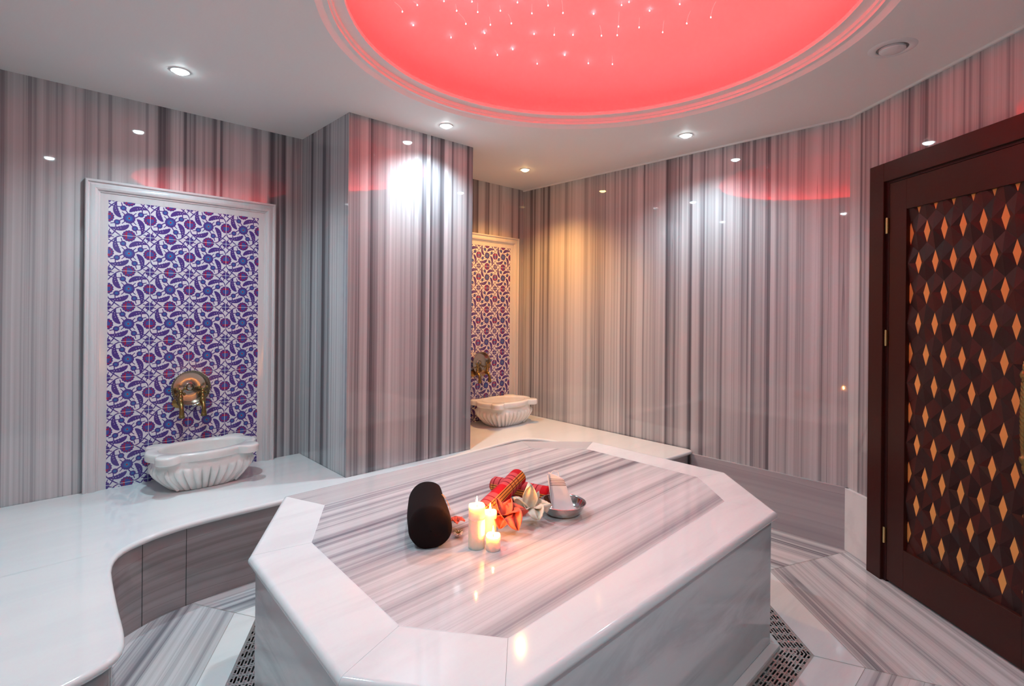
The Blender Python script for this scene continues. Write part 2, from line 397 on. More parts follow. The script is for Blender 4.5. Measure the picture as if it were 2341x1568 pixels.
# curb round the platform foot
def prism(m,poly,z0,z1,mat=0):
    n=len(poly); a=sum(poly[k][0]*poly[(k+1)%n][1]-poly[(k+1)%n][0]*poly[k][1] for k in range(n))
    if a<0: poly=poly[::-1]
    m.add([(p[0],p[1],z0) for p in poly]+[(p[0],p[1],z1) for p in poly],[tuple(range(n))[::-1],tuple(range(n,2*n))]+[(k,(k+1)%n,n+(k+1)%n,n+k) for k in range(n)],mat)
plat=tag(empty('marble_platform',(1.62,1.6,0)),'octagonal marble heating platform in the middle of the floor','platform')
inv=Matrix.Translation((-1.62,-1.6,0))
def pl(m): 
    m.v=[(x-1.62,y-1.6,z) for x,y,z in m.v]; return m
m=MB(); prism(m,B,-.0,TZ-.036); pl(m).build('body',M_body,plat)
# seams at body corners are natural; curb
m=MB()
for i in range(8):
    j=(i+1)%8; prism(m,[B[i],B[j],C1[j],C1[i]],-.05,.012)
pl(m).build('curb',M_curb,plat,bevel=.003)
# rim slabs with bullnose, mitred
def lerp(a,b,t): return (a[0]+(b[0]-a[0])*t,a[1]+(b[1]-a[1])*t)
for i in range(8):
    j=(i+1)%8; m=MB(); a=Vector(T[i]);t=(Vector(T[j])-a).normalized();nn=Vector((t.y,-t.x)) # inward
    wdt=(Vector(I[i])-a).dot(nn); r=.017; pts=[]
    pts.append((.03,TZ-.036)); pts.append((.012,TZ-.036))
    for k in range(9):
        an=-pi/2*.75+k/8*(pi/2+pi/2*.75); pts.append((r-r*cos(an)*1.0,TZ-.018+.018*sin(an)))
    pts.append((r+.0012,TZ)); pts.append((wdt,TZ)); pts.append((wdt,TZ-.036))
    gap=.0004
    vs=[];uv=[]
    for d,z in pts:
        f=d/wdt
        for P_,Q_,sg in ((T[i],I[i],1),(T[j],I[j],-1)):
            p=Vector(lerp(P_,Q_,f))+t*gap*sg; vs.append((p.x,p.y,z)); uv.append((d+i*2.3+z,(p-a).dot(t)))
    n=len(pts); fs=[(2*k,2*((k+1)%n),2*((k+1)%n)+1,2*k+1) for k in range(n)]+[tuple(2*k for k in range(n))[::-1],tuple(2*k+1 for k in range(n))]
    fs=[f[::-1] for f in fs]
    m.add(vs,fs,0,uv)
    mat=M_white if i in (0,5,6,7) else (M_topfaint if i in (1,) else M_white)
    if i==2: mat=M_topfaint
    o=pl(m).build('rim_slab',mat,plat,smooth=True,angle=30)
    if i in (1,2): o['label']='faintly striped grey rim slab'
m=MB(); In=offset(I,-.0006); uvp=[(p[1]*.93-p[0]*.09,p[0]) for p in In]
# the grain of the field runs nearly along the long side
ang=radians(2.0)
uvp=[(-p[0]*sin(ang)+p[1]*cos(ang),p[0]*cos(ang)+p[1]*sin(ang)) for p in In]
n=len(In); m.add([(p[0],p[1],TZ) for p in In][::-1],[tuple(range(n))],0,uvp[::-1])
m.add([(p[0],p[1],TZ-.03) for p in In],[tuple(range(n))],0,uvp)
o=pl(m).build('striped_top',M_top,plat); o['label']='grey striped marble field inside the white rim'
m=MB()
for i in range(8):
    a=Vector(I[i]);b=Vector(I[(i+1)%8]);t=(b-a).normalized();nn=Vector((-t.y,t.x))*.0008
    m.add([(*(a-nn),TZ+.0003),(*(b-nn),TZ+.0003),(*(b+nn),TZ+.0003),(*(a+nn),TZ+.0003)],[(3,2,1,0)])
pl(m).build('joint_line',M_grout,plat)

# drain grates
def grate(i,label,s0=0.0,s1=1.0):
    j=(i+1)%8; a=Vector(C1[i]);b=Vector(C1[j]);t=(b-a).normalized();nn=Vector((-t.y,t.x)); L=(b-a).length
    a2=Vector(G[i]);b2=Vector(G[j]); w=.117
    u0=min(0,(a2-a).dot(t)); u1=max(L,(b2-a).dot(t))
    # grid of cells with holes; rows across
    m=MB()
    def plate(ua,ub,va,vb,z=-.001):
        poly=[tuple(a+t*ua+nn*va),tuple(a+t*ub+nn*va),tuple(a+t*ub+nn*vb),tuple(a+t*ua+nn*vb)]
        con=[C1[i],C1[j],G[j],G[i]]
        if sum(con[k][0]*con[(k+1)%4][1]-con[(k+1)%4][0]*con[k][1] for k in range(4))<0: con=con[::-1]
        poly=clip(poly,con)
        if len(poly)>2: m.add([(p[0],p[1],z) for p in poly],[tuple(range(len(poly)))]); m.add([(p[0],p[1],z-.003) for p in poly][::-1],[tuple(range(len(poly)))])
    rows=6; pu=.050; cols=8; mar=.008; pv=(w-2*mar)/cols
    nu=int((u1-u0)/pu)+1
    plate(u0,u1,0,mar); plate(u0,u1,w-mar,w)
    for c in range(cols):
        v0=mar+c*pv; v1=v0+pv; h0=v0+pv*.2; h1=v1-pv*.2
        plate(u0,u1,v0,h0); plate(u0,u1,h1,v1)
        for k in range(nu):
            b0=u0+k*pu
            if c%2==0: segs=[(0,.12),(.88,1)]
            else: segs=[(0,.08),(.16,.3),(.70,.84),(.92,1)]
            for s_,e_ in segs: plate(b0+s_*pu,b0+e_*pu,h0,h1)
    cx_=sum(p[0] for p in (C1[i],C1[j],G[i],G[j]))/4; cy_=sum(p[1] for p in (C1[i],C1[j],G[i],G[j]))/4
    m.v=[(x-cx_,y-cy_,z) for x,y,z in m.v]
    o=m.build('drain_grate',M_steel); o.location=(cx_,cy_,0)
    tag(o,label,'drain grate')
grate(4,'slotted steel drain grate along the slanted platform side nearest the door')
grate(5,'slotted steel drain grate along the near long side of the platform')
grate(7,'slotted steel drain grate along the short left end of the platform')
grate(0,'slotted steel drain grate along the slanted platform side facing the curved bench')
grate(1,'slotted steel drain grate between the platform and the back bench')

# ---------------- bench
edge=[(-.5,1.62),(-.35,1.68),(-.2,1.735),(-.05,1.782),(.098,1.827),(.17,1.853),(.215,1.885),(.238,1.93),(.246,1.99),(.25,2.065),(.252,2.197),(.26,2.40),(.269,2.548),(.295,2.647),(.339,2.713),(.406,2.757),(.46,2.784),(.53,2.805),(.61,2.820),(.717,2.827),(.85,2.828),(1.0,2.828),(1.4,2.84),(2.0,2.87),(2.4,2.895),(2.7,2.925),(2.82,2.932),(2.90,2.922),(2.96,2.885),(3.0,2.83),(3.028,2.75),(3.045,2.65),(3.06,2.5),(3.07,2.3),(3.08,2.1),(3.10,1.98),(3.14,1.91),(3.20,1.878),(3.3,1.862),(3.45,1.85),(3.575,1.845),(3.605,1.855),(3.618,1.88)]
def smooth_poly(pts,it=2):
    for _ in range(it):
        o=[pts[0]]
        for a,b in zip(pts,pts[1:]):
            o+= [lerp(a,b,.25),lerp(a,b,.75)]
        o.append(pts[-1]); pts=o
    return pts
E1=smooth_poly(edge,1)
def inset(pts,d):
    out=[]
    for k in range(len(pts)):
        a=Vector(pts[max(0,k-1)]);b=Vector(pts[min(len(pts)-1,k+1)]);t=(b-a).normalized();nn=Vector((-t.y,t.x)) # to the wall side (left of travel)
        out.append(tuple(Vector(pts[k])+nn*d))
    return out
bench=tag(empty('marble_bench',(0,3.2,0)),'low white marble bench with a curved front along the back wall','bench')
BZ=.40
def bo(m): m.v=[(x,y-3.2,z) for x,y,z in m.v]; return m
m=MB(); prof=[(.028,BZ-.028),(.010,BZ-.028)]
for k in range(9):
    an=-pi/2*.7+k/8*(pi/2*1.7); prof.append((.014-.014*cos(an),BZ-.014+.014*sin(an)))
rows=[inset(E1,d) for d,z in prof]; n=len(E1)
vs=[(p[0],p[1],prof[r][1]) for r in range(len(rows)) for p in rows[r]]
fs=[((r)*n+k,(r)*n+k+1,(r+1)*n+k+1,(r+1)*n+k) for r in range(len(rows)-1) for k in range(n-1)]
m.add(vs,fs)
last=rows[-1]; top=[(p[0],p[1]) for p in last]
# top surface strips from the edge to the wall side, as quads towards a spine line
def back(p):
    x,y=p
    return None
eps=.002
top=[(min(max(x,-.5+eps),3.62-eps),y) for x,y in top]
m.v=[(min(max(x,-.5+eps),3.62-eps),y,z) for x,y,z in m.v]
poly=top+[(3.62-eps,3.66-eps),(2.395+eps,3.66-eps),(2.395+eps,2.95-eps),(1.435-eps,2.95-eps),(1.435-eps,3.66-eps),(-.5+eps,3.66-eps)]
m.add([(x,y,BZ) for x,y in poly],[tuple(range(len(poly)))])
o=bo(m).build('bench_top',M_bench,bench,smooth=True,angle=30); o['label']='pale marble seat slabs'
m=MB(); FR=[p for p in inset(E1,.030) if -.498<p[0]<3.618]; u=0; uvs=[]; pr=FR[0]
for p in FR: u+=math.hypot(p[0]-pr[0],p[1]-pr[1]); pr=p; uvs.append(u)
n=len(FR); vs=[(p[0],p[1],0) for p in FR]+[(p[0],p[1],BZ-.020) for p in FR]; uv=[(0+1.0,a) for a in uvs]+[(BZ+1.0,a) for a in uvs]
m.add(vs,[(k,k+1,n+k+1,n+k) for k in range(n-1)],0,uv)
o=bo(m).build('bench_front',M_front,bench,smooth=True,angle=50); o['label']='grey banded marble facing under the seat'
# joints in the front facing and seat
m=MB()
for k in range(len(FR)):
    pass
for tx,ty in ((.297,2.677),(.422,2.783),(.57,2.837),(.215,1.93)):
    k=min(range(len(FR)),key=lambda q:(FR[q][0]-tx)**2+(FR[q][1]-ty)**2); k=max(1,min(len(FR)-2,k))
    p=Vector(FR[k]);t=(Vector(FR[k+1])-Vector(FR[k-1])).normalized();nn=Vector((t.y,-t.x))*.0012
    a=p-t*.0012+nn;b=p+t*.0012+nn; m=MB(); m.add([(*a,0),(*b,0),(*b,BZ-.028),(*a,BZ-.028)],[(0,1,2,3)]); bo(m).build('facing_joint',M_dark,bench)

M_sj=plain('seat joint',(.52,.51,.50),.5)
for (a,b) in (((-.49,2.722),(.312,2.722)),((2.45,2.93),(2.65,3.65))):
    a=Vector(a);b=Vector(b);t=(b-a).normalized();nn=Vector((-t.y,t.x))*.0006
    m=MB(); m.add([(*(a-nn),BZ+.0003),(*(b-nn),BZ+.0003),(*(b+nn),BZ+.0003),(*(a+nn),BZ+.0003)],[(0,1,2,3)]); bo(m).build('seat_joint',M_sj,bench)

# skirting slabs on the right wall and beside the door
m=MB(); x=3.60; m.add([(x,.86,0),(x,1.86,0),(x,1.86,.372),(x,.86,.372),(3.62,.86,0),(3.62,1.86,0),(3.62,1.86,.372),(3.62,.86,.372)],[(0,3,2,1)[::-1],(4,5,6,7),(3,2,6,7),(0,3,7,4),(1,5,6,2)],0,[(0,.86),(0,1.86),(.372,1.86),(.372,.86)]*2)
m.v=[(a,b-0,c) for a,b,c in m.v]
struct(m.build('baseboard_right',M_skirt),'grey banded marble skirting slab under the right wall')
tC=Vector((-1.332,-1.57)).normalized(); nC=Vector((-tC.y,tC.x))*1.0
if nC.dot(Vector((0,0))-Vector((3.62,.87)))<0: nC=-nC   # into the room
def Cpt(s,d,z): p=Vector((3.62,.87))+tC*s+nC*d; return Vector((p.x,p.y,z))
def cbox(m,s0,s1,d0,d1,z0,z1,mat=0):
    vs=[Cpt(s,d,z) for z in (z0,z1) for s,d in ((s0,d0),(s1,d0),(s1,d1),(s0,d1))]
    m.add(vs,[(0,1,2,3),(7,6,5,4),(0,4,5,1),(1,5,6,2),(2,6,7,3),(3,7,4,0)],mat)
m=MB(); cbox(m,-.0,.245,0,.02,0,.372); struct(m.build('baseboard_door',M_white,bevel=.002),'white marble skirting slab beside the door frame')

# ---------------- door
def rebase(m,org): m.v=[tuple(Vector(p)-org) for p in m.v]; return m
DO=Cpt(.77,0,0)
door=struct(empty('door_1',DO),'dark mahogany door with carved diamond inlay'); 
fL,fT=.246,2.2206; fR=1.30
m=MB()
cbox(m,fL,fL+.10,0,.068,0,fT); cbox(m,fR-.10,fR,0,.068,0,fT); cbox(m,fL+.10,fR-.10,0,.068,fT-.10,fT)
rebase(m,DO).build('door_frame',M_mahog,door,bevel=.003)
m=MB()
cbox(m,fL+.098,fL+.120,.0,.05,0,fT-.10); cbox(m,fR-.120,fR-.098,.0,.05,0,fT-.10); cbox(m,fL+.12,fR-.12,0,.05,fT-.112,fT-.098)
rebase(m,DO).build('door_stop',M_mah2,door)
LL,LR,LT,LB=.368,1.176,2.107,.012
pL,pR,pT,pB=.477,1.060,1.953,.215
leaf=MB()
cbox(leaf,LL,pL,.004,.05,LB,LT); cbox(leaf,pR,LR,.004,.05,LB,LT); cbox(leaf,pL,pR,.004,.05,LB,pB); cbox(leaf,pL,pR,.004,.05,pT,LT)
leafo=rebase(leaf,DO).build('door_leaf',M_mahog,door,bevel=.0015)
# carved panel
a_,b_=.0958,.1515; hw,hh=.018,.0547; s00=.483; z00=1.8256
cv=[(pL,pB),(pR,pB),(pR,pT),(pL,pT)]
m=MB(); D0=.030
def ctri(pts,mat,hts):
    # pts (s,z), clip flat in plane then heights by barycentric
    (x1,y1),(x2,y2),(x3,y3)=pts; den=(y2-y3)*(x1-x3)+(x3-x2)*(y1-y3)
    if abs(den)<1e-12: return
    poly=list(pts)
    if (x2-x1)*(y3-y1)-(y2-y1)*(x3-x1)<0: poly=poly[::-1]
    poly=clip(poly,cv)
    if len(poly)<3: return
    vs=[]
    for (x,y) in poly:
        l1=((y2-y3)*(x-x3)+(x3-x2)*(y-y3))/den; l2=((y3-y1)*(x-x3)+(x1-x3)*(y-y3))/den; l3=1-l1-l2
        vs.append(Cpt(x,D0+l1*hts[0]+l2*hts[1]+l3*hts[2],y))
    # keep winding so that the normal faces the room
    nrm=(vs[1]-vs[0]).cross(vs[2]-vs[0]); 
    if nrm.dot(Vector((nC.x,nC.y,0)))<0: vs=vs[::-1]
    m.add(vs,[tuple(range(len(vs)))],mat)
rnd=random.Random(3)
for r in range(-2,13):
    z=z00+b_-r*b_; off=0 if (r%2==1) else a_/2
    for c in range(-1,8):
        s=s00+off+c*a_
        ctri([(s-hw,z),(s+hw,z),(s,z+hh)],3,(0,0,0)); ctri([(s-hw,z),(s+hw,z),(s,z-hh)],3,(0,0,0))
        # pyramid centred between this diamond and its right neighbour
        M_=(s+a_/2,z); 
        ring8=[(s+a_/2,z+b_-hh),(s,z+hh),(s+hw,z),(s,z-hh),(s+a_/2,z-b_+hh),(s+a_,z-hh),(s+a_-hw,z),(s+a_,z+hh)]
        for k in range(8):
            ctri([M_,ring8[k],ring8[(k+1)%8]],rnd.choice([0,1,2]),(.014,0,0))
rebase(m,DO).build('carved_panel',[M_mah2,M_mah3,M_mah4,M_inlay],leafo)
# hinges
for z in (1.885,1.29,.245):
    m=MB(); cbox(m,.352,.366,.048,.060,z-.04,z+.04)
    p=Cpt(.359,.058,z-.042)
    m.lathe([(.0055,0),(.0055,.084)],12,Matrix.Translation(p))
    rebase(m,DO).build('hinge',M_hinge,leafo)
# twisted pull handle
m=MB(); hp=Cpt(1.10,.092,0)
Mh=Matrix.Translation((hp.x,hp.y,0))
def prof_handle():
    z=.800; pr=[(.001,z),(.004,z+.002),(.004,z+.012),(.007,z+.014),(.008,z+.03),(.006,z+.034),(.012,z+.044),(.0155,z+.055),(.014,z+.066),(.009,z+.07),(.010,z+.078),(.008,z+.082)]
    return pr
lo=prof_handle(); m.lathe(lo,20,Mh); m.lathe([(r,2.04-z) for r,z in lo][::-1],20,Mh)
zz0,zz1=.882,1.158; N=120;K=30; vs=[];fs=[]
for i in range(N+1):
    z=zz0+(zz1-zz0)*i/N; tw=i/N*2*pi*5
    rb=.0095+.0035*sin(pi*i/N)
    for k in range(K):
        an=2*pi*k/K; r=rb+.0016*cos(5*(an+tw/5*3)); vs.append((hp.x+r*cos(an),hp.y+r*sin(an),z))
for i in range(N):
    for k in range(K): a=i*K+k;b=i*K+(k+1)%K; fs.append((a,b,b+K,a+K))
m.add(vs,fs)
for z in (.855,1.185):
    m.tube([Cpt(1.10,.092,z),Cpt(1.10,.045,z)],.006,12)
rebase(m,DO).build('pull_handle',M_brass,leafo,smooth=True,angle=60)['label']='twisted brass pull handle'

# ---------------- tiled wall panels
def regpoly(cx,cy,r,n,amp=0,ph=0,k=1): 
    return [(cx+(r*(1+amp*(i%2)))*cos(2*pi*i/n+ph),cy+(r*(1+amp*(i%2)))*sin(2*pi*i/n+ph)) for i in range(n)]
def tilepanel():
    W0,W1,Z0,Z1=-.397,.400,BZ,2.010  # local x relative to centre .7525
    m=MB(); y=0
    conv=[(W0,Z0),(W1,Z0),(W1,Z1),(W0,Z1)]
    m.add([(W0,0,Z0),(W1,0,Z0),(W1,0,Z1),(W0,0,Z1),(W0,.01,Z0),(W1,.01,Z0),(W1,.01,Z1),(W0,.01,Z1)],[(0,1,2,3),(3,2,6,7),(0,3,7,4),(1,5,6,2)],0)
    def poly(pts,mat,lay):
        # triangle fan from centroid, clipped to the panel
        a=sum(pts[k][0]*pts[(k+1)%len(pts)][1]-pts[(k+1)%len(pts)][0]*pts[k][1] for k in range(len(pts)))
        if a<0: pts=pts[::-1]
        if min(p[0] for p in pts)<W0 or max(p[0] for p in pts)>W1 or min(p[1] for p in pts)<Z0 or max(p[1] for p in pts)>Z1: pts=clip(pts,conv)
        if len(pts)<3: return
        m.add([(p[0],-.00018*lay,p[1]) for p in pts],[tuple(range(len(pts)))],mat)
    S=.2
    def line(pts,w,mat,lay,tx):
        # strip of quads
        pts=[tx(p) for p in pts]
        for a,b in zip(pts,pts[1:]):
            a=Vector(a);b=Vector(b);t=(b-a)
            if t.length<1e-6: continue
            t.normalize();nn=Vector((-t.y,t.x))*w*S/2; e=t*w*S*.2
            poly([tuple(a-nn-e),tuple(b-nn+e),tuple(b+nn+e),tuple(a+nn-e)],mat,lay)
    def bez(a,b,c,n=7): return [tuple((1-t)**2*a[i]+2*t*(1-t)*b[i]+t*t*c[i] for i in (0,1)) for t in [k/n for k in range(n+1)]]
    def leafshape(p0,c,p1,w):
        up=[];dn=[]; N=12
        for k in range(N+1):
            t=k/N; x,y=[(1-t)**2*p0[i]+2*t*(1-t)*c[i]+t*t*p1[i] for i in (0,1)]
            dx,dy=[2*(1-t)*(c[i]-p0[i])+2*t*(p1[i]-c[i]) for i in (0,1)]; L=math.hypot(dx,dy); nx,ny=-dy/L,dx/L
            wd=w*(sin(pi*t**.8)**.8 if 0<t<1 else 0)
            sr=1+(.16 if k%2 else -.06)
            up.append((x+nx*wd*sr,y+ny*wd*sr)); dn.append((x-nx*wd*.85,y-ny*wd*.85))
        return up,dn
    cols=4; rows=9
    zt=1.819   # first horizontal joint; tile rows counted from there
    xl=[-.4+.2*k for k in range(5)]
    rr=random.Random(5)
    for ci in range(-0,4):
        for ri in range(-1,8):
            x0=xl[ci]; ztop=zt-S*ri
            rot=rr.choice([0,1,2,3])
            def tx(p,r=None): 
                u,v=p; return (x0+u*S,ztop-v*S)
            def R4(p,k):
                u,v=p
                for _ in range(k): u,v=1-v,u
                return (u,v)
            for k in range(4):
                f=lambda p:tx(R4(p,k))
                up,dn=leafshape((.325,.50),(.11,.36),(.215,.045),.070)
                pts=up+dn[::-1]
                # quads keep concave outline valid
                for q in range(len(up)-1):
                    poly([f(up[q]),f(up[q+1]),f(dn[q+1]),f(dn[q])],1,2)
                for dd in ((.19,.19),(.185,.25),(.205,.31)):
                    poly([f((dd[0]+.011*cos(a),dd[1]+.011*sin(a))) for a in [j*pi/3 for j in range(6)]],5,3)
                g=lambda p:R4(p,k)
                line([g(p) for p in bez((.50,.42),(.46,.33),(.39,.25))],.028,1,1,tx)
                line([g(p) for p in bez((.33,.195),(.27,.19),(.21,.20))],.024,1,1,tx)
                line([g(p) for p in bez((.215,.06),(.12,.14),(0,.30))],.028,1,1,tx)
                line([g(p) for p in bez((.215,.06),(.30,.0),(.36,.01))],.028,1,1,tx)
                line([g(p) for p in bez((.14,.19),(.06,.16),(.0,.10))],.028,1,1,tx)
                line([g(p) for p in bez((.34,.15),(.33,.12),(.32,.08))],.024,1,1,tx)
                # spikes of the rosette
                an=radians(45)
                line([g((.5-.11*cos(an+.1),.5-.11*sin(an-.1))),g((.5-.21*cos(an-.1),.5-.21*sin(an+.1)))],.022,1,1,tx)
                c0=f((.365,.225))
                poly(regpoly(*c0,.072*S,16,.08),1,3); poly(regpoly(*c0,.045*S,10),2,4); poly(regpoly(*c0,.025*S,8),3,5); poly(regpoly(*c0,.009*S,6),1,6)
            c0=tx((.5,.5))
            poly(regpoly(*c0,.138*S,28,.10),1,3); poly(regpoly(*c0,.095*S,20,.08),2,4); poly(regpoly(*c0,.055*S,12,.25),3,5); poly(regpoly(*c0,.024*S,8),4,6)
    # flowers on the joints
    def jflower(cx,cy,k):
        poly(regpoly(cx,cy,.150*S,28,.12),1,3)
        for q in range(10):
            an=2*pi*q/10+.2; rr_=.112*S; c=(cx+rr_*cos(an),cy+rr_*sin(an)); t=an+.9
            line([( (c[0]-.02*S*cos(t)),(c[1]-.02*S*sin(t))),((c[0]+.02*S*cos(t)),(c[1]+.02*S*sin(t)))],.018,4,4,lambda p:p)
        poly(regpoly(cx,cy,.085*S,18,.08),2,5)
        # crescent
        N=8
        for q in range(N):
            t0=-1.15+2.3*q/N; t1=-1.15+2.3*(q+1)/N
            def P2(t,i): 
                ro=.088*S; ri=ro-.045*S*cos(t/1.15*pi/2); r=ro if i else ri
                a=t+k*pi/2; return (cx+r*cos(a),cy+r*sin(a))
            poly([P2(t0,1),P2(t1,1),P2(t1,0),P2(t0,0)],4,6)
    for r in range(-1,9):
        for c in range(5):
            xj=xl[c]; zj=zt-S*r
            # corner star
            poly(regpoly(xj,zj,.105*S,16,.12,.2),1,3); poly(regpoly(xj,zj,.05*S,10),2,4)
            for q in range(4):
                an=pi/4+q*pi/2+.25; line([(xj+.08*S*cos(an),zj+.08*S*sin(an)),(xj+.17*S*cos(an+.15),zj+.17*S*sin(an+.15))],.022,1,2,lambda p:p)
            jflower(xj,zj-S/2,1 if (r%2) else 3)       # on vertical joint
            if c<4: jflower(xj+S/2,zj,2)
    # joints
    g=.0012
    for c in range(1,4): poly([(xl[c]-g,Z0),(xl[c]+g,Z0),(xl[c]+g,Z1),(xl[c]-g,Z1)],6,8)
    for r in range(0,8):
        z=zt-S*r
        if Z0<z<Z1: poly([(W0,z-g),(W1,z-g),(W1,z+g),(W0,z+g)],6,9)
    return m
def moulding():
    # picture-frame moulding: profile across width (0 outer .. .105 inner) and height off the wall
    prof=[(0,0),(0,.030),(.004,.034),(.012,.034),(.014,.028),(.020,.026),(.032,.034),(.044,.036),(.054,.032),(.060,.024),(.066,.022),(.068,.018),(.082,.015),(.100,.014),(.1045,.012),(.1045,0)]
    x0,x1,z0,z1=-.4975,.4975,BZ,2.112
    m=MB(); path=[((x0,z0),(1,0)),((x0,z1),(1,-1)),((x1,z1),(-1,-1)),((x1,z0),(-1,0))]
    n=len(prof); vs=[]
    for (x,z),(dx,dz) in path:
        for w,h in prof: vs.append((x+dx*w,-h,z+dz*w))
    fs=[]
    for i in range(3):
        for k in range(n-1): a=i*n+k; fs.append((a,a+1,a+n+1,a+n)[::-1])
    m.add(vs,fs); return m
panel=tag(empty('tile_panel',(.7525,3.659,0)),'tall floral tiled wall panel in a marble moulding, behind the nearer left basin','wall panel')
o=tilepanel().build('tile_field',[M_tile,M_blue,M_blue2,M_cyan,M_red,M_pink,M_grout],panel); o.location=(0,-.012,0); o['label']='white glazed tiles with blue and red flowers'
moulding().build('moulding',M_frame,panel,smooth=True,angle=25)
p2=copy_tree(panel); p2.location=(3.04,3.659,0); tag(p2,'floral tiled wall panel in the warm-lit niche, half hidden by the pier','wall panel')
panel['group']=p2['group']='floral tiled wall panels'

# ---------------- basins (kurna)
def basin():
    root=empty('wash_basin',(0,0,0))
    N=320
    ears=[(sx*.203,sy*.142) for sx in (-1,1) for sy in (-1,1)]
    def rim(th,A=.283,Bb=.190,er=.056,ear=True):
        c,s=cos(th),sin(th); r=1/math.sqrt((c/A)**2+(s/Bb)**2)
        if ear:
            for ex,ey in ears:
                d=ex*c+ey*s; q=d*d-(ex*ex+ey*ey-er*er)
                if q>0 and d>0: r=max(r,d+math.sqrt(q))
        return r
    ex_=2.9
    def bout(th): c,s=abs(cos(th)),abs(sin(th)); return ((c/.268)**ex_+(s/.184)**ex_)**(-1/ex_)
    arc=[0.0]; 
    for k in range(N):
        t0_,t1_=2*pi*k/N,2*pi*(k+1)/N; p=(bout(t0_)*cos(t0_),bout(t0_)*sin(t0_)); q=(bout(t1_)*cos(t1_),bout(t1_)*sin(t1_)); arc.append(arc[-1]+math.hypot(p[0]-q[0],p[1]-q[1]))
    NF=32
    def flute(th):
        k=th/(2*pi)*N; i=int(k)%N; a_=arc[i]+(arc[i+1]-arc[i])*(k-int(k)); return abs(sin(pi*NF*a_/arc[-1]))**.65
    def body(th,sc,fl,inr): return bout(th)*sc+fl*(flute(th)-.7)
    def el(th,A,Bb): return 1/math.sqrt((cos(th)/A)**2+(sin(th)/Bb)**2)
    ZR=.218
    rings=[]
    def addring(f,z): rings.append([(f(2*pi*k/N)*cos(2*pi*k/N),f(2*pi*k/N)*sin(2*pi*k/N),z) for k in range(N)])
    # outside from base up
    addring(lambda t:el(t,.02,.015),.0)
    for z,sc,fl in [(0,.60,.006),(.006,.64,.012),(.02,.69,.017),(.04,.76,.026),(.06,.83,.027),(.08,.895,.026),(.10,.945,.022),(.115,.965,.017),(.126,.965,.010),(.134,.955,.003),(.142,.94,0),(.155,.93,0),(.172,.93,0)]:
        addring((lambda sc,fl:(lambda t:body(t,sc,fl,0)))(sc,fl),z)
    addring(lambda t:rim(t)-.004,.174)
    for z,d in [(.178,.001),(.184,0),(.205,0),(.212,.0015),(.2165,.005),(.218,.010)]:
        addring((lambda d:(lambda t:rim(t)-d))(d),z)
    # inside
    addring(lambda t:el(t,.226,.146),ZR); addring(lambda t:el(t,.220,.140),ZR-.003)
    for z,a,b in [(.20,.216,.137),(.15,.205,.128),(.10,.180,.108),(.07,.145,.082),(.055,.09,.05),(.05,.01,.008)]:
        addring((lambda a,b:(lambda t:el(t,a,b)))(a,b),z)
    m=MB(); vs=[p for r in rings for p in r]; fs=[]
    for i in range(len(rings)-1):
        for k in range(N):
            a=i*N+k;b=i*N+(k+1)%N; fs.append((a,b,b+N,a+N))
    fs.append(tuple(range(N))[::-1]); fs.append(tuple((len(rings)-1)*N+k for k in range(N)))
    m.add(vs,fs); m.build('bowl_body',M_basin,root,smooth=True,angle=70)
    # pointed corner ribs under each ear
    for ex,ey in ears:
        m=MB(); th=math.atan2(ey,ex); 
        pts=[];rr=[]
        for z,sc in [(.014,.69),(.03,.745),(.06,.85),(.09,.935),(.115,.98),(.130,.985),(.142,.965)]:
            r=bout(th)*sc; pts.append((r*cos(th),r*sin(th),z)); rr.append(.011 if z<.125 else .011-.5*(z-.125))
        m.tube(pts,rr,8); m.build('corner_rib',M_basin,root,smooth=True,angle=70)
    return root
b1=basin(); b1.location=(.785,3.425,BZ); tag(b1,'fluted white marble wash basin on the bench before the nearer left panel','basin','carved marble basins')
b2=copy_tree(b1); b2.location=(3.165,3.425,BZ); tag(b2,'fluted marble wash basin glowing warm in the far niche behind the pier','basin','carved marble basins')

# ---------------- taps and bowls
def tap():
    r=empty('wall_tap',(0,0,0))      # origin at the wall, tap towards -y
    m=MB(); Rx=Matrix.Rotation(pi/2,4,'X')   # z -> -y
    m.lathe([(.001,-.002),(.026,-.002),(.027,.003),(.020,.007),(.012,.012),(.010,.014)],24,Rx); m.build('flange',M_brass,r,smooth=True,angle=40)
    m=MB(); m.tube([(0,-.010,0),(0,-.035,0),(0,-.050,.001),(0,-.062,-.002),(0,-.072,-.012),(0,-.077,-.028),(0,-.078,-.045)],[.010,.011,.013,.011,.0095,.0095,.0105],14)
    m.lathe([(.0105,0),(.013,.002),(.013,.010),(.0105,.012),(.012,.018),(.011,.024)],16,Matrix.Translation((0,-.078,-.066))); m.build('spout',M_brass,r,smooth=True,angle=45)
    m=MB(); m.lathe([(.012,0),(.0125,.012),(.009,.016),(.011,.022),(.011,.028),(.007,.032),(.006,.040),(.009,.043),(.006,.047)],16,Matrix.Translation((0,-.050,.006))); m.build('bonnet',M_brass,r,smooth=True,angle=45)
    m=MB()
    for k in range(4):
        a=k*pi/2+pi/4; m.tube([(0,-.050,.060),(.012*cos(a),-.050-.006*sin(a),.060+.010*sin(a)),(.020*cos(a),-.050-.010*sin(a),.060+.017*sin(a))],[.004,.0034,.003],8)
        m.lathe([(.001,-.007),(.005,-.005),(.007,0),(.005,.005),(.001,.007)],10,Matrix.Translation((.024*cos(a),-.050-.012*sin(a),.060+.021*sin(a))))
    m.lathe([(.007,-.006),(.009,0),(.006,.008),(.001,.012)],14,Matrix.Translation((0,-.050,.056)))
    m.build('handle',M_brass,r,smooth=True,angle=50)
    return r
t0=tap(); taps=[t0,copy_tree(t0),copy_tree(t0),copy_tree(t0)]
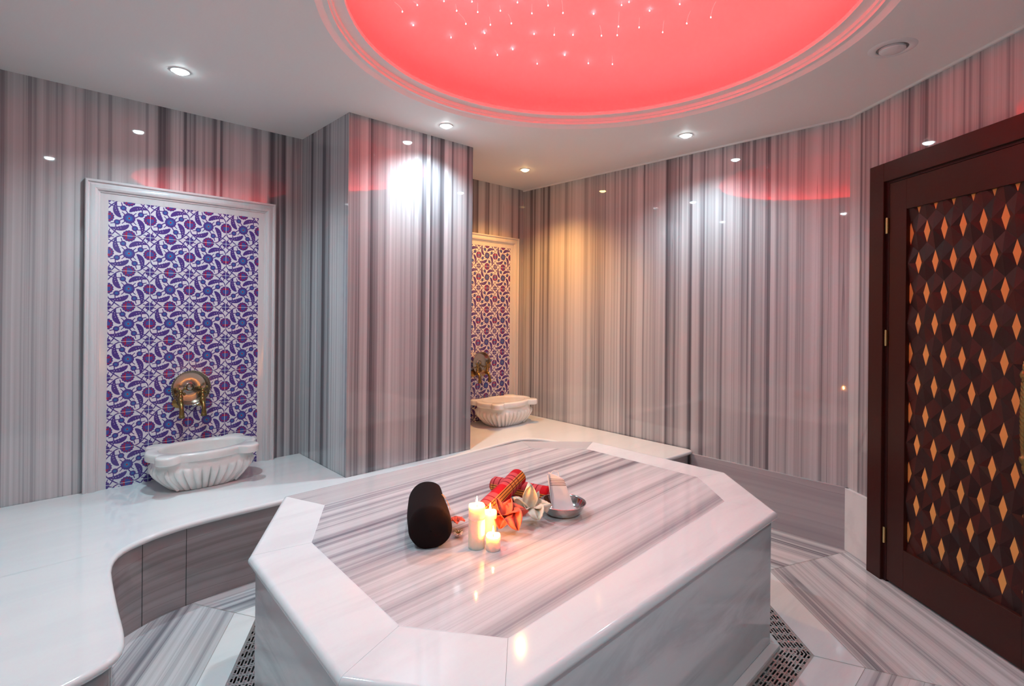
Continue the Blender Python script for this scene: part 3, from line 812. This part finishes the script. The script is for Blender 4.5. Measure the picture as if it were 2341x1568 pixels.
tl=['brass tap left of its pair, over the nearer left basin','brass tap right of its pair, over the nearer left basin','brass tap left of its pair in the warm-lit niche','brass tap right of its pair in the warm-lit niche']
WY=3.646
for t_,x,l in zip(taps,(.700,.815,2.985,3.10),tl):
    t_.location=(x,WY-.001,.843); t_.scale=(1.22,1.22,1.22); tag(t_,l,'tap','brass wall taps')
def tas():
    m=MB(); pr=[(.001,-.004),(.006,-.004),(.016,-.001),(.022,.010),(.027,.012),(.060,.011),(.086,.008),(.094,-.006),(.100,-.030),(.1045,-.034),(.105,-.032),(.1025,-.028),(.0965,-.004),(.089,.011),(.062,.0135),(.02,.0135),(.001,.0135)]
    # lathe axis z, opening towards -z; then turned to face -y
    M_=Matrix.Rotation(-pi/2,4,'X')@Matrix.Identity(4)
    m.lathe([(r,z) for r,z in pr],64,M_,cap=False)
    m2=MB()
    for k in range(48):
        a=2*pi*k/48; m2.lathe([(.0005,-.0025),(.003,0),(.0005,.0025)],6,M_@Matrix.Translation((.1035*cos(a),.1035*sin(a),-.034)))
    o=m.build('hammam_bowl',M_tin,None,smooth=True,angle=40); m2.build('beaded_rim',M_tin,o,smooth=True,angle=60)
    return o
h1=tas(); h1.location=(.757,3.643-.0165,.932); tag(h1,'shallow tinned copper bowl leaning on the wall over the nearer taps','bowl','metal bowls over the taps')
h2=copy_tree(h1); h2.location=(3.045,3.643-.0165,.932); tag(h2,'shallow metal bowl leaning on the wall over the taps in the niche','bowl','metal bowls over the taps')

# ---------------- ceiling downlights
def downlight(x,y,lens,power,col,label,blend=1.0,size=140):
    r=empty('downlight',(x,y,H))
    m=MB(); m.lathe([(.031,.004),(.031,-.003),(.034,-.005),(.042,-.004),(.044,0)],40,None,cap=False); m.build('trim_ring',M_fix,r,smooth=True,angle=50)
    m=MB(); m.lathe([(.030,.0),(.030,-.005),(.027,-.010),(.018,-.015),(.001,-.017)],32,None,cap=True); m.build('lens',lens,r,smooth=True,angle=60)
    L=bpy.data.lights.new('lamp','SPOT'); L.energy=power; L.color=col; L.spot_size=radians(size); L.spot_blend=blend; L.use_shadow=True; L.shadow_soft_size=.03
    o=bpy.data.objects.new('lamp',L); COL.objects.link(o); o.parent=r; o.location=(0,0,-.055)
    tag(r,label,'ceiling light','recessed ceiling downlights'); return r
COOL=(.66,.91,1.0); PW=54
downlight(.578,3.038,M_lens,PW*1.0,COOL,'cool white ceiling spot above the nearer left basin')
downlight(1.985,2.721,M_lens,PW*1.25,COOL,'cool white ceiling spot in front of the striped pier')
downlight(3.232,1.729,M_lens,PW*.95,COOL,'cool white ceiling spot beside the long right wall')
downlight(3.08,3.10,M_lensw,PW*1.75,(1.0,.48,.13),'warm yellow ceiling spot in the far niche',1.0,128)
downlight(.17,1.765,M_lens,PW*1.1,COOL,'cool white ceiling spot above the curved left bench')
downlight(.75,-.40,M_lens,PW*1.45,COOL,'cool white ceiling spot near the viewer')
# round ceiling valve
r=empty('ceiling_vent',(2.811,.519,H)); tag(r,'round white air valve in the ceiling near the door','vent')
m=MB(); m.lathe([(.060,0),(.060,-.003),(.064,-.006),(.085,-.004),(.092,0)],48,None,cap=False); m.build('vent_ring',M_fix,r,smooth=True,angle=50)
m=MB(); m.lathe([(.050,.0),(.050,-.010),(.046,-.013),(.001,-.015)],48,None); m.build('vent_disc',M_fix,r,smooth=True,angle=50)
m=MB(); m.lathe([(.060,-.001),(.050,-.001)],48,None,cap=False); m.build('gap',plain('vent gap',(.25,.24,.24),.6),r)

# ---------------- fibre optic strands in the dome (tip pixel, tail pixel measured in the photograph)
f_,cx_,cy_=1187.8,1170.,708.07; ro=radians(.551); al=radians(43.5)
def bray(u,v):
    x,y=(u-cx_)/f_,(v-cy_)/f_; c,s=cos(ro),sin(ro); X=c*x+s*y; Y=-s*x+c*y
    return Vector((X*cos(al)+sin(al),-X*sin(al)+cos(al),-Y))
def at(u,v,z): d=bray(u,v); t=(z-ZC)/d.z; return Vector((0,0,ZC))+d*t
stars=[(920,27,892,2),(954,12,940,2),(945,58,938,54),(1015,3,1013,-6),(1044,25,1041,10),(1065,55,1044,28),(1031,86,1027,78),(1079,4,1075,-4),(1092,28,1092,8),(1144,25,1142,12),(1121,57,1118,38),(1108,76,1108,75),(1169,54,1161,32),(1183,6,1183,-2),(1216,31,1216,10),(1253,13,1250,0),(1287,30,1284,2),(1221,78,1221,72),(1267,80,1267,62),(1310,80,1310,72),(1357,32,1357,31),(1375,82,1371,58),(1087,111,1081,98),(1137,126,1131,114),(1172,113,1171,111),(1228,146,1226,134),(1291,126,1290,121),(1345,145,1345,134),(1400,147,1399,126),(1414,61,1415,28),(1411,81,1412,61),(1438,5,1440,-4),(1421,12,1421,4),(1461,63,1462,41),(1485,25,1485,24),(1515,74,1518,47),(1554,10,1556,1),(1570,54,1579,25),(1625,40,1637,5)]
m=MB(); m.lathe([(.0004,-.0020),(.0014,-.0016),(.0020,0),(.0014,.002),(.0005,.005)],8,None); tipme=m.build('tip_proto',M_fib); tipmesh=tipme.data; bpy.data.objects.remove(tipme)
for i,(u,v,tu,tv) in enumerate(stars):
    Lr=max(.012,(v-tv)*.0024); zt=H+.40-Lr; P0=at(u,v,zt)
    for _ in range(12): R=math.hypot(P0.x-CX,P0.y-CY); zt=(zt+domez(R)-Lr)/2; P0=at(u,v,zt)
    # the strand hangs from the dome above the tip; the drawn tail gives its length and lean
    L=Lr*.98; d=P0-Vector((0,0,ZC)); 
    right=Vector((cos(al),-sin(al),0)); dist=d.x*sin(al)+d.y*cos(al); lean=(tu-u)/f_*dist*1.0
    m=MB(); pts=[]
    for k in range(8):
        t=k/7; pts.append(right*(lean*t**1.8)+Vector((0,0,L*t)))
    # continue faint strand up to the dome surface
    R=math.hypot(P0.x-CX,P0.y-CY); ztop=domez(R)-zt
    if pts[-1].z<ztop: pts.append(Vector((pts[-1].x*1.05,pts[-1].y*1.05,ztop+.002)))
    m.tube(pts,[.0004]*(len(pts)-1)+[.0003],5)
    o=m.build('fibre_optic_strand',M_fibs); o.location=P0
    c=bpy.data.objects.new('glowing_tip',tipmesh); COL.objects.link(c); c.parent=o
    tag(o,'thin glowing fibre-optic strand hanging from the red dome','light strand','fibre-optic strands hanging from the dome')

# ---------------- things on the platform
# black towel roll
def roll_mesh(L,R,prof=None,flat=.94,nu=48,nv=40,uvs=False,seed=1,bump=.003,endround=.35):
    m=MB(); vs=[];fs=[];uv=[]; rd=random.Random(seed); ph=[rd.uniform(0,6) for _ in range(6)]
    for i in range(nu+1):
        t=i/nu; x=(t-.5)*L
        e=min(1,min(t,1-t)*L/(R*endround)); k=math.sqrt(max(0,1-(1-e)**2)) if endround>0 else 1
        k=.0+1.0*k
        rr=R*(prof(t) if prof else 1)*max(.02,k)
        for j in range(nv):
            a=2*pi*j/nv; r=rr*(1+.02*sin(2*a+ph[0])+.012*sin(3*a+4*t+ph[1]))+bump*sin(9*t+ph[2]+2*sin(a))*(k)
            y=r*cos(a); z=r*sin(a)*flat
            z=max(z,-R*flat*.86)
            vs.append((x,y,z)); uv.append((t,j/nv))
    for i in range(nu):
        for j in range(nv):
            a=i*nv+j;b=i*nv+(j+1)%nv; fs.append((a,b,b+nv,a+nv))
    return m,vs,fs,uv
def add_roll(m,vs,fs,uv,nv):
    o=len(m.v); m.v+=vs
    for f in fs:
        m.f.append(tuple(o+k for k in f)); m.m.append(0)
        us=[list(uv[k]) for k in f]
        if max(u[1] for u in us)-min(u[1] for u in us)>.5:
            for u in us:
                if u[1]<.5: u[1]+=1
        m.uv.append([tuple(u) for u in us])
A=Vector((1.055,1.513,0)); Bv=Vector((1.205,1.758,0)); dirT=(Bv-A).normalized(); Lt=.345
m,vs,fs,uv=roll_mesh(Lt,.0795,prof=lambda t:.98-.13*t+.06*sin(pi*t),flat=1.0,nu=60,nv=48,bump=.0008,endround=.36)
# a loose flap line wrapped along the roll
vs2=[]
for i,(x,y,z) in enumerate(vs):
    j=i%48; a=2*pi*j/48
    r=math.hypot(y,z)
    # spiral step: the loose end of the towel lies along the viewer's upper right
    a0=radians(142)+.25*(x/Lt); q=((a0-a)%(2*pi))/(2*pi); k=1.035-.085*q
    if q<.03: k=.95+.085*(q/.03)
    k*=1+.012*cos(5*a+1.0)+.010*sin(3*a+x*14)
    y*=k; z*=k
    vs2.append((x,y,z))
vs2=[(x,y,z) for x,y,z in vs2]
add_roll(m,vs2,fs,uv,48)
tw=m.build('rolled_towel',M_black,None,smooth=True,angle=80)
zmin=min(v[2] for v in vs2); ctr=A+dirT*(Lt/2-.004)
tw.location=(ctr.x,ctr.y,TZ-zmin); tw.rotation_euler=(0,0,math.atan2(dirT.y,dirT.x))
tag(tw,'black rolled towel lying at the left of the candles on the platform','towel')
# gold embroidery on its right upper side
m=MB()
def onroll(xx,ang,lift=.0012):
    t=xx/Lt+.5; r=.0795*(.98-.13*t+.06*sin(pi*t))*(1+.02)*1.01+lift
    return (xx,r*cos(ang)*1.0,r*sin(ang))
def stroke(pts,w=.0009): m.tube([onroll(a-.035,b+radians(12),.0012) for a,b in pts],w,6)
# strokes lie on the towel's right side (local -y is the viewer's right)
stroke([(.010,pi-.62+.0),(.022,pi-.70),(.034,pi-.60),(.038,pi-.48)]) if False else None
base=-0.0
def st(pts): stroke([(x,radians(a)) for x,a in pts])
st([(.028,128-180+80),(.040,40),(.052,36),(.058,26),(.054,20)])
st([(.030,16),(.033,13)]); st([(.036,18),(.040,14)]); st([(.010,20),(.014,12),(.010,8)]); st([(-.016,14),(-.022,8),(-.030,9),(-.032,14)]); st([(-.004,17),(.0,13)]); st([(.020,24),(.024,20)])
m.v=[(x,-y,z) for x,y,z in m.v]
em=m.build('embroidery',M_gold,tw,smooth=True,angle=80)

# plaid rolls
def plaid_roll(L,R,c0,c1,label,spin,name='rolled_cloth',seed=2):
    nv=40; m,vs,fs,uv=roll_mesh(L,R,flat=.97,nu=30,nv=nv,bump=.0012,endround=.22,seed=seed)
    vs=[(x,y,z) for x,y,z in vs]; 
    uv=[(u,(v+spin)%1.0) for u,v in uv]
    # uv wrap
    uv=[(u,v) for u,v in uv]
    o0=len(m.v); m.v+=vs
    for f in fs:
        m.f.append(f); m.m.append(0); us=[list(uv[k]) for k in f]
        if max(q[1] for q in us)-min(q[1] for q in us)>.5:
            for q in us:
                if q[1]>.5: q[1]-=1.0
            for q in us: q[1]=max(0,q[1])
        m.uv.append([tuple(q) for q in us])
    c0=Vector(c0);c1=Vector(c1); d=(c1-c0).normalized(); zax=Vector((0,0,1)); yax=zax.cross(d).normalized(); zax=d.cross(yax)
    root=empty(name,(c0+c1)/2); M3=Matrix((d,yax,zax)).transposed(); root.rotation_euler=M3.to_euler()
    o=m.build('cloth_body',M_plaid,root,smooth=True,angle=80)
    # spiral ends
    for sg in (-1,1):
        m2=MB(); pts=[]
        for k in range(60):
            t=k/59; a=t*2*pi*3; r=R*(.12+.74*t); pts.append((sg*(L/2-.0015-.002*(1-t)),r*cos(a),r*sin(a)*.95))
        m2.tube(pts,.0032,6); m2.build('spiral_edge',M_plaid2,root,smooth=True,angle=80)
    tag(root,label,'cloth','red plaid bath cloths'); return root
M_plaid2=plain('red cloth edge',(.45,.03,.035),.85)
plaid_roll(.30,.037,(1.615,1.815,TZ+.034),(1.700,1.535,TZ+.034),'red plaid cloth roll lying flat underneath the other roll',.17,seed=4)
plaid_roll(.33,.039,(1.320,1.560,TZ+.038),(1.625,1.655,TZ+.105),'red and yellow plaid cloth roll lying slanted across another roll',.28,seed=5)

# candles
def candle(x,y,r,h,label,cord=False,seed=0):
    root=empty('pillar_candle',(x,y,TZ)); rd=random.Random(seed)
    m=MB(); pr=[(r*.98,0),(r,.002),(r,h-.006),(r*.985,h-.001),(r*.93,h+.001),(r*.88,h-.001),(r*.80,h-.006),(r*.4,h-.009),(.0015,h-.009)]
    m.lathe(pr,40); m.v=[(a,b,c+(.0015*sin(3*math.atan2(b,a)+seed) if c>h-.008 and math.hypot(a,b)>r*.85 else 0)) for a,b,c in m.v]
    m.build('wax',M_wax,root,smooth=True,angle=60)
    m=MB(); m.tube([(0,0,h-.010),(.0003,0,h),(.001,.0005,h+.006)],.0011,8); m.build('wick',M_wick,root)
    m=MB(); m.lathe([(.0006,h+.0025),(.0022,h+.005),(.0034,h+.009),(.0032,h+.014),(.0020,h+.021),(.0009,h+.027),(.0002,h+.031)],16); m.build('flame',M_flame,root,smooth=True,angle=80)
    if cord:
        m=MB(); pts=[((r+.0012)*cos(a),(r+.0012)*sin(a),h*.70) for a in [2*pi*k/40 for k in range(40)]]; m.tube(pts,.0011,6,closed=True)
        fr=math.atan2(-y,-x); c,s=cos(fr),sin(fr)
        def q(w,o,z): return ((r+o)*c-w*s,(r+o)*s+w*c,h*.70+z)
        m.tube([q(0,.001,0),q(.004,.003,.006),q(.002,.004,.012)],.0009,6); m.tube([q(0,.001,0),q(.003,.003,-.008),q(-.002,.003,-.016)],.0009,6); m.tube([q(0,.001,0),q(-.010,.002,-.002)],.0009,6)
        m.build('tied_cord',M_cord,root)
    tag(root,label,'candle','lit cream pillar candles')
candle(1.190,1.425,.0292,.150,'tallest lit cream candle, with a cord tied around it',True,1)
candle(1.293,1.470,.0245,.088,'middle-height lit candle standing behind the other two',False,2)
candle(1.222,1.372,.0255,.052,'shortest lit candle, nearest the viewer',False,3)

# steel bowl
bx,by=1.655,1.425
m=MB(); m.lathe([(.001,.003),(.055,.003),(.064,.005),(.074,.012),(.084,.026),(.0915,.042),(.0935,.0465),(.0965,.0485),(.0985,.0475),(.0970,.045),(.0945,.041),(.086,.024),(.076,.0100),(.066,.0025),(.060,.0),(.001,.0)][::-1],64,None,cap=False)
bowl=m.build('steel_bowl',M_steel2,None,smooth=True,angle=50); bowl.location=(bx,by,TZ)
m=MB()
for rr_ in (.030,.040): m.tube([(rr_*cos(a),rr_*sin(a),.0035) for a in [2*pi*k/40 for k in range(40)]],.0012,6,closed=True)
m.build('base_ring',M_steel2,bowl,smooth=True,angle=80)
tag(bowl,'shallow stainless steel bowl holding a folded white cloth','bowl')
# washcloth standing in the bowl
root=empty('folded_washcloth',(bx-.012,by-.005,TZ+.012)); W_,Hh_,Th=.092,.150,.010
vw=Vector((sin(al),cos(al),0)); rt=Vector((cos(al),-sin(al),0))
m=MB(); vs=[];fs=[];uv=[]; NU,NVv=10,22
def cl(u,v,side):
    w=W_*(1.0-.36*v**1.2); x=(u-.5)*w + -.036*v +.012; z=Hh_*v*.93 ; y=.030*v+ .006*sin(3*v) +(Th*.5*(1-.3*v))*(1 if side else -1)*(1-abs(2*u-1)**6*.8)
    if v>.9: z-=.012*((v-.9)/.1)*(u-.5)*2
    return rt*x+vw*y+Vector((0,0,z))
for side in (0,1):
    for j in range(NVv+1):
        for i in range(NU+1): vs.append(cl(i/NU,j/NVv,side)); uv.append((i/NU,j/NVv))
n1=(NU+1)*(NVv+1)
for j in range(NVv):
    for i in range(NU):
        a=j*(NU+1)+i; fs.append((a,a+1,a+NU+2,a+NU+1)); b=n1+a; fs.append((b,b+NU+1,b+NU+2,b+1))
for j in range(NVv):
    a=j*(NU+1); fs.append((a,a+NU+1,n1+a+NU+1,n1+a)); a=j*(NU+1)+NU; fs.append((a,n1+a,n1+a+NU+1,a+NU+1))
for i in range(NU):
    a=NVv*(NU+1)+i; fs.append((a,a+1,n1+a+1,n1+a)); a=i; fs.append((a,n1+a,n1+a+1,a+1))
m.add(vs,fs,0,uv); m.build('cloth_body',M_cloth,root,smooth=True,angle=50)
m=MB(); vs=[];fs=[];uv=[]  # folded side edge
for j in range(NVv+1):
    v=j/NVv; w=W_*(1.0-.36*v**1.2)
    for k in range(7):
        a=k/6*2*pi*.75; p=rt*(-w/2-.036*v+.012-.001+.0045*cos(a)*(.4+.6*v))+vw*(.030*v-.006+.0045*sin(a))+Vector((0,0,Hh_*v*.96)); vs.append(p); uv.append((.5,.3))
for j in range(NVv):
    for k in range(6): a=j*7+k; fs.append((a,a+1,a+8,a+7))
m.add(vs,fs,0,uv); m.build('folded_edge',M_cloth,root,smooth=True,angle=60)
m=MB(); pts=[]
for k in range(15):
    a=pi*k/14; pts.append(rt*(-.026+.018*cos(a))+vw*.030+Vector((0,0,Hh_*.90+.024*sin(a))))
m.tube(pts,.0014,8); m.build('hanging_loop',M_cloth,root,smooth=True,angle=80)
tag(root,'folded white washcloth with brown stripes standing in the steel bowl','washcloth')

# dried flowers
def petal(m,L,W,az,pitch,curl,twist=0,wav=.15,org=(0,0,0),point=1.0,mat=0,ph=0):
    """grid petal growing from org: az direction, pitch start elevation, curl total bending"""
    NU,NV=12,10; vs=[];fs=[];uv=[]
    x=0;z=0;an=pitch; ds=L/NV; path=[]
    for j in range(NV+1):
        path.append((x,z,an)); x+=ds*cos(an); z+=ds*sin(an); an+=curl/NV
    for j in range(NV+1):
        t=j/NV; w=W*(sin(pi*min(1,t*.85+.12))**.7)*(1-.35*point*t**3)
        if t>.96: w*=.55
        px,pz,pa=path[j]
        for i in range(NU+1):
            s=(i/NU-.5)*2; cup=.35*W*(s*s)*(1-t*.7)+wav*W*.5*sin(5*s+ph+4*t)*t
            lx=px-sin(pa)*cup; lz=pz+cos(pa)*cup; ly=s*w/2
            tw_=twist*t; ly2=ly*cos(tw_); lz+=ly*sin(tw_)
            vs.append((org[0]+lx*cos(az)-ly2*sin(az),org[1]+lx*sin(az)+ly2*cos(az),org[2]+max(-org[2]+.001,lz))); uv.append((i/NU,t))
    for j in range(NV):
        for i in range(NU): a=j*(NU+1)+i; fs.append((a,a+1,a+NU+2,a+NU+1))
    m.add(vs,fs,mat,uv)
def flower(name,loc,petals,mat,label,center=True,cz=.02,group=None):
    root=empty(name,(loc[0],loc[1],TZ+(loc[2] if len(loc)>2 else 0)))
    for k,p in enumerate(petals):
        m=MB(); petal(m,org=(0,0,cz),ph=k*1.7,**p); o=m.build('petal',mat,root,smooth=True,angle=80)
        s=o.modifiers.new('t','SOLIDIFY'); s.thickness=.0014; s.offset=0
    if center:
        m=MB()
        for k in range(6):
            a=k*pi/3+.3; m.tube([(0,0,cz),(.006*cos(a),.006*sin(a),cz+.012),(.016*cos(a),.016*sin(a),cz+.018)],[.0028,.0022,.0008],6)
        m.build('stamen',M_stam,root,smooth=True,angle=80)
    tag(root,label,'dried flower',group); return root
tov=lambda d:radians(d)
# viewer direction is about azimuth -133 deg (towards the camera)
AZ=math.degrees(math.atan2(-cos(al),-sin(al)))
f1=flower('dried_lily',(1.500,1.462),[
  dict(L=.090,W=.075,az=tov(AZ+20),pitch=.85,curl=-2.0,wav=.45,point=.3),
  dict(L=.085,W=.072,az=tov(AZ+80),pitch=.8,curl=-1.3,wav=.55,point=.2),
  dict(L=.085,W=.050,az=tov(AZ+140),pitch=1.1,curl=-.7,wav=.45,point=.3),
  dict(L=.110,W=.062,az=tov(AZ+190),pitch=1.15,curl=.5,wav=.55,point=.2),
  dict(L=.080,W=.070,az=tov(AZ-110),pitch=1.1,curl=-1.5,wav=.55,point=.2),
  dict(L=.080,W=.052,az=tov(AZ-45),pitch=.8,curl=-1.7,wav=.45,point=.3)],M_petw,'cream white dried lily with curling petals beside the steel bowl',cz=.034)
f2=flower('dried_flower_head',(1.362,1.462),[
  dict(L=.095,W=.080,az=tov(AZ+35),pitch=1.0,curl=-2.6,twist=.4,wav=.35),
  dict(L=.095,W=.078,az=tov(AZ+95),pitch=1.1,curl=-1.9,wav=.35),
  dict(L=.080,W=.075,az=tov(AZ-15),pitch=1.0,curl=-2.5,twist=-.3,wav=.3),
  dict(L=.090,W=.075,az=tov(AZ-75),pitch=.9,curl=-2.2,wav=.35),
  dict(L=.085,W=.056,az=tov(AZ-140),pitch=1.2,curl=-.9,wav=.3),
  dict(L=.085,W=.055,az=tov(AZ+160),pitch=1.2,curl=-1.1,wav=.3)],M_petr,'crumpled orange-red dried flower between the candles and the lily',cz=.040)
f3=flower('dried_petal_cluster',(1.535,1.560),[
  dict(L=.055,W=.038,az=tov(AZ+72*k),pitch=.9,curl=-1.4) for k in range(5)],M_petd,'dark red dried petals tucked under the plaid rolls',center=False,cz=.018)
f4=flower('dried_petal_cluster',(1.235,1.600),[
  dict(L=.038,W=.028,az=tov(AZ+70*k+10),pitch=1.0,curl=-1.6) for k in range(5)],M_petr,'small red dried petals behind the tallest candle',center=False,cz=.020)
f5=flower('dried_blossom',(1.193,1.535),[
  dict(L=.022,W=.012,az=tov(45*k),pitch=.9,curl=-1.2) for k in range(8)],M_petw,'tiny pale dried blossom left of the tallest candle',center=True,cz=.006)

# ---------------- camera and world
cam=bpy.data.cameras.new('camera'); co=bpy.data.objects.new('camera',cam); COL.objects.link(co); SC.camera=co
cam.sensor_fit='HORIZONTAL'; cam.sensor_width=36; cam.lens=36*1187.8/2341; cam.shift_x=(1170.5-1170)/2341; cam.shift_y=-(784-708.07)/2341; cam.clip_start=.02
Rt=Vector((cos(al),-sin(al),0)); U=Vector((0,0,1)); Fw=Vector((sin(al),cos(al),0))
rv=Rt*cos(ro)+(-U)*0+U*(-1)*0
rv=cos(ro)*Rt+sin(ro)*(U)*(-1)*(-1); uvv=-sin(ro)*Rt+cos(ro)*U
# image x = c X - s Y (Y down) -> c*Rt + s*U ; image up = -(s Rt - c U)
M4=Matrix((rv,uvv,-Fw)).transposed().to_4x4(); M4.translation=Vector((0,0,ZC)); co.matrix_world=M4
w=bpy.data.worlds.new('world'); SC.world=w; w.use_nodes=True; w.node_tree.nodes['Background'].inputs[0].default_value=(.02,.02,.02,1)
SC.view_settings.view_transform='Standard'; SC.view_settings.look='None'; SC.view_settings.exposure=.15; SC.view_settings.gamma=1; SC.view_settings.use_curve_mapping=False
